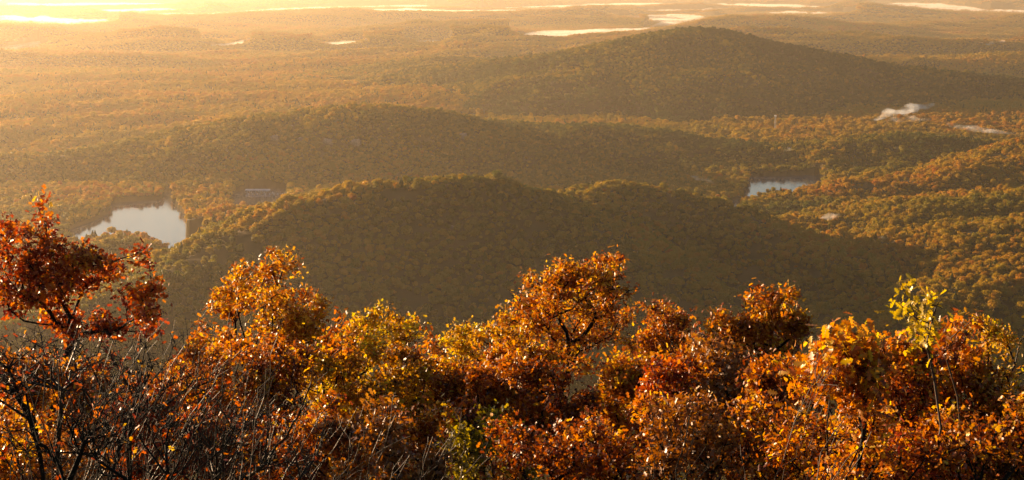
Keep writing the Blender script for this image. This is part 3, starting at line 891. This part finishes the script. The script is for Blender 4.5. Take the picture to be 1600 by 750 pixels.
def leaves_mesh(tips, dirs, hues, per, size, kind, r, spread=.9):
    """lobed folded leaves round each twig tip"""
    st, wd = ST_W[kind]; st = np.array(st); wd = np.array(wd); k = len(st)
    n = len(tips) * per
    T = np.repeat(tips, per, 0) ; Dr = np.repeat(dirs, per, 0); H = np.repeat(hues, per) + r.normal(0, .17, n)
    T = T - Dr * r.uniform(0, 2.2 * size, n)[:, None] + r.normal(0, size * .8, (n, 3))
    ax = Dr * .5 + r.normal(0, spread, (n, 3)); ax[:, 2] -= .1
    ax /= np.linalg.norm(ax, axis=1)[:, None]
    up = r.normal(0, .8, (n, 3)); up[:, 2] += .6
    sd = np.cross(ax, up); sd /= np.linalg.norm(sd, axis=1)[:, None] + 1e-9
    nm = np.cross(sd, ax)
    L_ = size * r.uniform(.6, 1.2, n)
    fold = r.uniform(.05, .5, n); droop = r.uniform(-.05, .35, n)
    V = np.zeros((n, k, 3, 3))
    for i in range(k):
        c = T + ax * (L_ * st[i])[:, None] - nm * (L_ * droop * st[i] ** 2)[:, None]
        w = L_ * wd[i]
        V[:, i, 0] = c - sd * w[:, None] + nm * (w * fold)[:, None]
        V[:, i, 1] = c
        V[:, i, 2] = c + sd * w[:, None] + nm * (w * fold)[:, None]
    base = (np.arange(n) * k * 3)[:, None]
    Fc = []
    for i in range(k - 1):
        for j in (0, 1): Fc.append(np.concatenate([base + i * 3 + j, base + i * 3 + j + 1, base + (i + 1) * 3 + j + 1, base + (i + 1) * 3 + j], 1))
    return V.reshape(-1, 3), np.concatenate(Fc), np.repeat(np.clip(H, 0, 1), k * 3)

def grow(root, trunk_top, pts, r, bend=.12, r_tip=.004):
    """join every target point to the nearest wood; thickness from what each limb carries"""
    nodes = [np.array(root, float)]; par = [-1]; plen = [0.0]
    prev = 0; steps = 5
    for i in range(1, steps + 1):
        p = root + (trunk_top - root) * i / steps + r.normal(0, .03, 3) * np.array((1, 1, 0)) * np.linalg.norm(trunk_top - root)
        nodes.append(p); par.append(prev); plen.append(plen[prev] + np.linalg.norm(p - nodes[prev])); prev = len(nodes) - 1
    order = np.argsort(np.linalg.norm(pts - trunk_top, axis=1) + r.normal(0, .15, len(pts)))
    tipi = []
    for q in pts[order]:
        Nn = np.array(nodes); d = np.linalg.norm(Nn - q, axis=1)
        cost = d + .35 * np.array(plen) + 2.0 * np.maximum(0, Nn[:, 2] - q[2] - .05) + (np.arange(len(Nn)) < 3) * 1.5
        j = int(np.argmin(cost)); a = nodes[j]; Ld = d[j]
        seg = max(1, min(4, int(Ld / .22)))
        last = j
        off = r.normal(0, bend, 3) * Ld; off[2] -= abs(off[2]) * .6 + .06 * Ld
        for s_ in range(1, seg + 1):
            t = s_ / seg; p = a + (q - a) * t + off * (4 * t * (1 - t)) * .5 + (r.normal(0, .018, 3) if s_ < seg else 0)
            nodes.append(p); par.append(last); plen.append(plen[last] + Ld / seg); last = len(nodes) - 1
        tipi.append(last)
    n = len(nodes); w = np.zeros(n); kids = np.zeros(n, int)
    for i in range(n - 1, 0, -1):
        if kids[i] == 0: w[i] = 1.0
        w[par[i]] += w[i]; kids[par[i]] += 1
    rad = r_tip * w ** .43
    return np.array(nodes), np.array(par), rad, np.array(tipi), order

def wood_mesh(nodes, par, rad, sides=5):
    idx = np.arange(1, len(nodes)); a = nodes[par[idx]]; b = nodes[idx]
    d = b - a; Ln = np.linalg.norm(d, axis=1)[:, None] + 1e-9; d = d / Ln
    ref = np.where(np.abs(d[:, 2:3]) > .9, np.array((1., 0, 0)), np.array((0, 0, 1.)))
    s = np.cross(d, ref); s /= np.linalg.norm(s, axis=1)[:, None]; t = np.cross(d, s)
    ra = np.minimum(rad[par[idx]], rad[idx] * 1.35)[:, None]; rb = rad[idx][:, None]
    V = np.zeros((len(idx), 2, sides, 3))
    for j in range(sides):
        c, n_ = math.cos(j * 2 * math.pi / sides), math.sin(j * 2 * math.pi / sides)
        V[:, 0, j] = a - d * ra * .3 + (s * c + t * n_) * ra
        V[:, 1, j] = b + d * rb * .3 + (s * c + t * n_) * rb
    base = (np.arange(len(idx)) * 2 * sides)[:, None]; Fc = []
    for j in range(sides):
        k = (j + 1) % sides
        Fc.append(np.concatenate([base + j, base + k, base + sides + k, base + sides + j], 1))
    return V.reshape(-1, 3), np.concatenate(Fc)

def tree(name, label, cat, D, lobes, color, seed, leaf=.11, tips=260, per=9, foot=None, kind='fine', group=None,
         tip_r=.004, wood=None, hue=.55, bare=0, hue_spread=.12, fork=.45, skirt=0):
    """lobes: reference (u, v, ru, rv) of the crown's masses; all at distance D"""
    r = np.random.default_rng(seed); s = D / F
    cen = []
    if skirt:
        vb = max(l[1] for l in lobes); cu = np.mean([l[0] for l in lobes]); wu = max(l[0] + l[2] for l in lobes) - min(l[0] - l[2] for l in lobes)
        for q_ in range(skirt): lobes = lobes + [(cu + r.uniform(-.42, .42) * wu, vb + 38 + 75 * q_ / skirt + r.uniform(-8, 8), r.uniform(.15, .26) * wu, r.uniform(22, 34))]
    for (u, v, ru, rv) in lobes:
        dd = D * (1 + r.uniform(-.035, .035)); cen.append((P(u, v, dd), ru * s, rv * s))
    top = max(c[0][2] + c[2] for c in cen); mu = np.mean([c[0] for c in cen], 0)
    if foot is None: foot = np.mean([l[0] for l in lobes])
    fx, fy, _ = P(foot, 500, D); fz = float(land(np.array([fx]), np.array([fy]))[0])
    root = np.array((0., 0, -.15)); org = np.array((fx, fy, fz))
    vol = np.array([c[1] ** 2 * c[2] for c in cen]); vol = vol / vol.sum()
    pts = []; hs = []
    for c, pr in zip(cen, vol):
        k = max(6, int(tips * pr)); ax3 = np.array((c[1], c[1] * .85, c[2]))
        ns = max(4, k // 14); sc = r.normal(size=(ns, 3)); sc /= np.linalg.norm(sc, axis=1)[:, None]
        sc = sc * (r.uniform(.1, 1.25, ns) ** .6)[:, None]; sc[:, 2] *= .95
        which = r.integers(0, ns, k)
        d = sc[which] + r.normal(0, .20, (k, 3)) * np.array((1, 1, .8))
        q = c[0] + d * ax3
        pts.append(q)
        hs.append(hue + r.normal(0, .10, ns)[which] + .10 * d[:, 2])
    pts = np.concatenate(pts) - org; hs = np.concatenate(hs)
    pts = pts[:]; hs = hs + r.normal(0, hue_spread, len(hs))
    low = min((c[0][2] - c[2]) for c in cen) - fz
    tt = np.array(((mu - org)[0] * fork * .8, 0, max(.3, low * .55 + .2)))
    nodes, par, rad, tipi, order = grow(root, tt, pts, r, r_tip=tip_r)
    hs = hs[order]
    t = thing(name, org, label, cat, group)
    V, Fc = wood_mesh(nodes, par, rad)
    mesh_obj('trunk', V, Fc, wood or bark, t, smooth=True)
    tp = nodes[tipi]; dr = tp - nodes[par[tipi]]; dr /= np.linalg.norm(dr, axis=1)[:, None] + 1e-9
    if per:
        if bare: keep = r.random(len(tp)) > bare; tp, dr, hs = tp[keep], dr[keep], hs[keep]
        V, Fc, h = leaves_mesh(tp, dr, hs, per, leaf, kind, r)
        mesh_obj('crown', V, Fc, LEAFM[color], t, attrs={'hue': h})
    return t

G = 'autumn trees and shrubs on the near slope'
TREES = [
 # label, D, lobes, colour, kwargs
 ('tall red oak at the left edge in front of the lake, bare below', 27, [(48,405,62,52),(75,350,26,24),(66,318,9,12),(110,415,50,42),(165,440,42,36),(215,405,26,22),(228,470,44,36),(190,500,45,26),(30,470,55,42),(95,490,55,28),(5,370,30,32)], 'red', dict(tips=820, per=8, leaf=.10, hue=.45, foot=40, tip_r=.0045)),
 ('bright orange oak with a two-humped crown left of centre', 33, [(395,440,42,40),(450,430,42,42),(430,398,18,12),(385,412,16,12),(360,480,50,40),(430,500,70,45),(480,490,40,40),(330,520,38,30)], 'orange', dict(tips=900, per=10, hue=.64, foot=420, leaf=.092, skirt=5)),
 ('golden yellow oak with a rounded top between the two orange oaks', 33, [(590,495,38,26),(560,520,48,32),(620,520,38,30),(545,550,50,32),(500,560,50,34)], 'gold', dict(tips=700, per=9, hue=.66, foot=570, leaf=.095, skirt=5)),
 ('low golden oak just left of the tall central oak', 34, [(715,530,36,24),(700,560,44,32),(760,545,40,30),(740,590,50,36)], 'gold', dict(tips=620, per=9, hue=.56, foot=720, leaf=.095, skirt=4)),
 ('tallest central orange oak with a dark forked trunk showing through', 31, [(905,448,66,44),(950,428,36,26),(865,440,44,28),(960,470,38,42),(835,490,48,34),(905,505,72,38),(800,530,48,34),(952,406,9,10),(840,560,60,34),(985,560,40,40),(870,600,24,30),(960,620,36,40)], 'orange', dict(tips=1450, per=9, hue=.60, foot=912, leaf=.085, tip_r=.005)),
 ('narrow orange oak directly right of the tall central oak', 34, [(1038,500,34,30),(1030,478,22,14),(1065,515,24,24),(1020,540,42,34),(1060,560,40,32)], 'orange', dict(tips=640, per=9, hue=.52, foot=1040, leaf=.095, skirt=4)),
 ('orange red oak with a pointed top right of centre above a dark hollow', 28, [(1195,490,52,36),(1230,465,30,24),(1150,505,34,26),(1235,505,34,30),(1180,530,60,28),(1120,530,24,20)], 'orange', dict(tips=760, per=9, hue=.5, foot=1230, leaf=.09)),
 ('slender sapling with sparse bright yellow leaves against the shaded hill at right', 15, [(1405,462,8,16),(1420,480,10,24),(1440,470,12,20),(1450,490,16,22),(1470,480,12,18),(1430,520,22,22)], 'yellow', dict(tips=46, per=4, hue=.7, foot=1425, kind='oak', leaf=.085, tip_r=.003, wood=twig)),
 ('feathery golden shrub with thin stems at the right edge', 22, [(1560,500,34,32),(1590,520,34,44),(1540,540,30,36),(1570,580,42,40)], 'gold', dict(tips=300, per=5, hue=.6, leaf=.06, foot=1568, tip_r=.003, wood=twig)),
 ('broad-leaved orange shrub right of the pointed oak', 14, [(1300,545,26,18),(1340,550,34,26),(1330,590,46,30),(1380,560,26,22),(1290,590,34,26)], 'orange', dict(tips=190, per=6, hue=.55, foot=1335, kind='oak', leaf=.105, tip_r=.003)),
 ('red and orange oak shrub under the yellow sapling', 19, [(1440,560,44,26),(1480,540,34,24),(1400,590,46,30),(1470,600,54,34),(1520,580,34,28)], 'orange', dict(tips=380, per=8, hue=.42, foot=1450, leaf=.095)),
 ('small orange oak between the lake side tree and the two-humped oak', 30, [(280,590,42,28),(250,620,50,36),(310,600,40,34),(300,560,20,18)], 'orange', dict(tips=420, per=9, hue=.52, foot=280, leaf=.095, skirt=3)),
]
TREES += [
 ('slim orange sapling in the gap left of the golden yellow oak', 27, [(525,500,9,26),(515,530,16,22),(538,535,14,20),(528,560,26,22)], 'orange', dict(tips=110, per=7, hue=.5, foot=528, leaf=.085, tip_r=.003)),
 ('slim rust sapling in the gap right of the golden yellow oak', 27, [(668,528,9,20),(655,550,16,18),(682,556,16,18),(668,585,28,22)], 'orange', dict(tips=120, per=7, hue=.42, foot=668, leaf=.085, tip_r=.003)),
 ('slim gold sapling rising left of the tall central oak', 26, [(788,492,10,22),(778,520,18,20),(800,525,16,20),(790,560,26,24)], 'gold', dict(tips=130, per=7, hue=.52, foot=790, leaf=.085, tip_r=.003)),
 ('slim rust sapling between the narrow orange oak and the pointed oak', 26, [(1092,515,9,24),(1080,540,16,20),(1104,548,16,20),(1090,580,28,24)], 'orange', dict(tips=130, per=7, hue=.36, foot=1092, leaf=.085, tip_r=.003)),
 ('sparse sapling with upright orange leaves left of the broad-leaved shrub', 16, [(1338,520,6,20),(1290,535,8,14),(1315,530,10,18)], 'gold', dict(tips=30, per=4, hue=.6, foot=1318, leaf=.08, kind='oak', tip_r=.0025, wood=twig)),
 ('sparse rusty sapling just right of the yellow sapling', 16, [(1490,505,8,18),(1475,535,10,18),(1510,520,8,20),(1520,500,6,12)], 'orange', dict(tips=44, per=4, hue=.45, foot=1492, leaf=.075, kind='oak', tip_r=.0025, wood=twig)),
]
for i, (lb, D, lobes, colr, kw) in enumerate(TREES):
    nm = 'sapling' if 'sapling' in lb else ('shrub' if 'shrub' in lb else 'oak_tree')
    tree(nm, lb, 'tree' if nm != 'shrub' else 'shrub', D, lobes, colr, 1000 + i, group=G, **kw)

# second and third rows: lower bushes between and in front of the oaks
LOW = [
 (40,640,24,'orange','orange bush behind the bare twigs at the left edge',.5),
 (140,630,24,'orange','orange bush behind the bare twigs right of the left edge',.45),
 (215,670,21,'red','dark red bush low among the bare twigs',.4),
 (345,600,27,'orange','orange bush under the left side of the two-humped oak',.5),
 (430,610,26,'orange','rust orange bush straight under the two-humped oak',.42),
 (520,620,27,'gold','gold bush under the left side of the golden yellow oak',.55),
 (610,610,26,'gold','deep gold bush under the right side of the golden yellow oak',.45),
 (690,640,26,'orange','brown orange bush under the low golden oak',.38),
 (790,610,25,'orange','rust bush left of the forked trunk',.42),
 (860,640,24,'orange','dark rust bush at the foot of the forked trunk',.28),
 (985,620,25,'orange','orange bush right of the forked trunk',.5),
 (1065,640,23,'red','red bush under the narrow orange oak',.5),
 (1140,620,23,'brown','drooping brown leaved bush under the dark hollow',.55),
 (1230,640,21,'orange','orange bush under the pointed oak',.42),
 (1320,660,18,'orange','orange bush below the broad-leaved shrub',.5),
 (1410,660,19,'red','red bush below the yellow sapling',.5),
 (1500,650,19,'orange','rust bush below the right end of the red shrub',.45),
 (1585,660,19,'orange','orange bush below the feathery golden shrub',.5),
 (20,740,17,'orange','gold orange bush in the bottom left corner',.6),
 (330,700,20,'red','dark red bush low in front, a third of the way across',.4),
 (420,720,19,'orange','rust bush at the bottom edge below the two-humped oak',.35),
 (510,710,19,'orange','dark orange bush at the bottom edge below the golden yellow oak',.35),
 (600,720,18,'brown','brown bush at the bottom edge left of the yellow green shrub',.5),
 (655,690,20,'orange','small rust bush beside the yellow green shrub',.4),
 (755,728,19,'yellow','low yellow green shrub near the bottom edge left of centre',.38),
 (850,730,17,'orange','dark rust bush at the bottom edge left of the forked trunk',.3),
 (930,720,18,'orange','rust bush at the bottom edge right of the forked trunk',.38),
 (1010,710,17,'orange','red orange bush at the bottom edge right of centre',.45),
 (1095,720,16,'brown','brown bush at the bottom edge with long dry leaves',.6),
 (1175,715,16,'orange','rust bush at the bottom edge below the pointed oak',.45),
 (1260,725,15,'orange','orange bush at the bottom edge left of the yellow sapling foot',.5),
 (1350,735,14,'orange','bright orange bush at the bottom edge under the broad-leaved shrub',.55),
 (1440,730,15,'red','red orange bush at the bottom edge below the red shrub',.5),
 (1540,735,15,'orange','dark orange bush in the bottom right corner',.45),
 (110,730,17,'brown','dull brown bush at the bottom edge among bare twigs',.5),
]
for i, (u, v, D, colr, lb, hue) in enumerate(LOW):
    r = np.random.default_rng(2000 + i); k = 27 / D
    v -= 28 if v < 665 else 8
    lobes = [(u + r.uniform(-38, 38) * k, v + r.uniform(-36, 30) * k, r.uniform(22, 40) * k, r.uniform(18, 32) * k) for _ in range(7)]
    lobes += [(u - 20 * k, v + 50 * k, 46 * k, 36 * k), (u + 25 * k, v + 80 * k, 46 * k, 36 * k)]
    big = colr == 'brown' or D < 16
    tree('bush', lb, 'bush', D, lobes, colr, 3000 + i, tips=600 if D > 17 else 520, per=9 if not big else 8, hue=hue, group=G, foot=u + r.uniform(-10, 10), leaf=.088 * min(1, D / 23) if not big else .10 * D / 23, kind='fine')

# leafless twiggy shrubs at lower left
BARE = [(25,560,15,'bare dark twiggy shrub at the left edge',50),(90,590,14,'bare twiggy shrub fanning out under the red oak',90),(165,575,15,'bare twiggy shrub under the right end of the red oak',150),
        (250,610,14,'bare twiggy shrub with pale lit stems a sixth of the way across',215),(340,640,13,'bare twiggy shrub with stems leaning right below the two-humped oak',290),
        (60,690,11,'dense bare twigs in the bottom left corner',40),(190,690,11,'dense bare twigs along the bottom left edge',160),(440,680,12,'thin bare twigs leaning right at the bottom below the two-humped oak',390)]
for i, (u, v, D, lb, ft) in enumerate(BARE):
    r = np.random.default_rng(4000 + i); k = 14 / D
    lobes = [(u + r.uniform(-60, 70) * k, v + r.uniform(-50, 50) * k, r.uniform(40, 70) * k, r.uniform(35, 60) * k) for _ in range(5)]
    tree('bare_shrub', lb, 'shrub', D, lobes, 'red', 4100 + i, tips=560, per=2, bare=.93, hue=.5, group=G, foot=ft, leaf=.05, tip_r=.0019, wood=twig if i % 3 == 1 else bark)

# long arching leafless shoots in front of the red oak
def shoots(label, u0, u1, D, n, seed, lean, vtop):
    r = np.random.default_rng(seed); s = D / F; MBs = []
    fx, fy, _ = P((u0 + u1) / 2, 600, D); fz = float(land(np.array([fx]), np.array([fy]))[0]); org = np.array((fx, fy, fz))
    nodes = []; par = []; rad = []
    def chain(p0, p1, sag, r0, r1, k, parent):
        last = parent
        for i in range(0 if parent < 0 else 1, k + 1):
            t = i / k; p = p0 + (p1 - p0) * t + sag * (4 * t * (1 - t)) + (r.normal(0, .022, 3) if 0 < i < k else 0)
            nodes.append(p); par.append(last); rad.append(r0 + (r1 - r0) * t); last = len(nodes) - 1
        return last
    t = thing('bare_shrub', org, label, 'shrub', G)
    for q in range(n):
        nodes.clear(); par.clear(); rad.clear()
        u = r.uniform(u0, u1); dd = D * r.uniform(.9, 1.1)
        b = P(u, 760, dd); b[2] = float(land(np.array([b[0]]), np.array([b[1]]))[0]) - .1
        ln = r.uniform(20, 260) * lean; e = P(u + ln, vtop + r.uniform(-30, 110), dd * r.uniform(.92, 1.08))
        st = len(nodes); sag = np.array((-.30 * abs(ln) * s * np.sign(lean), 0, .05)) + r.normal(0, .13, 3)
        r0 = r.uniform(.005, .013)
        chain(b - org, e - org, sag, r0, .003, 16, -1)
        par[st] = st
        for w in range(8):
            j = st + r.integers(5, 15); base = nodes[j]; m_ = nodes[min(j + 1, st + 16)] - base; m_ /= np.linalg.norm(m_) + 1e-9
            d = m_ * .7 + r.normal(0, .45, 3) * np.array((1, .8, .7)) + np.array((.15 * lean, 0, .35)); d /= np.linalg.norm(d)
            L_ = r.uniform(.25, .8); s2 = len(nodes)
            chain(base, base + d * L_, np.array((0, 0, -.04)) + r.normal(0, .03, 3), rad[j] * .55, .002, 5, j)
            for x_ in range(r.integers(1, 4)):
                j2 = s2 + r.integers(1, 4); d2 = d + r.normal(0, .5, 3) + np.array((0, 0, .3)); d2 /= np.linalg.norm(d2)
                chain(nodes[j2], nodes[j2] + d2 * L_ * r.uniform(.3, .6), np.zeros(3), .003, .0017, 3, j2)
        V, Fc = wood_mesh(np.array(nodes), np.array(par), np.array(rad), 4)
        mesh_obj('stem', V, Fc, bark if seed % 2 else twig, t, smooth=True)
for i, a in enumerate([('arching leafless shrub with many thin stems at the far left edge', -60, 60, 12, 16, 1, 1, 560),
    ('arching leafless shrub leaning right below the middle of the red oak', 40, 160, 13, 16, 2, 1, 540),
    ('arching leafless shrub leaning right at the lower left, right of the red oak', 130, 280, 12, 18, 3, 1, 570),
    ('arching leafless shrub with lit stems below the left side of the two-humped oak', 240, 390, 13, 16, 4, 1, 590),
    ('leafless stems leaning left in the bottom left corner', 60, 220, 10.5, 10, 5, -1, 620),
    ('sparse leafless stems at the bottom edge below the golden yellow oak', 400, 560, 12, 8, 6, 1, 650),
    ('sparse leafless stems in front of the forked trunk', 930, 1040, 13, 5, 7, 1, 600),
    ('sparse tall stems below the pointed oak', 1080, 1230, 12, 6, 8, 1, 610)]):
    shoots(*a[:4], int(a[4] * .75), 5000 + a[5], a[6], a[7])
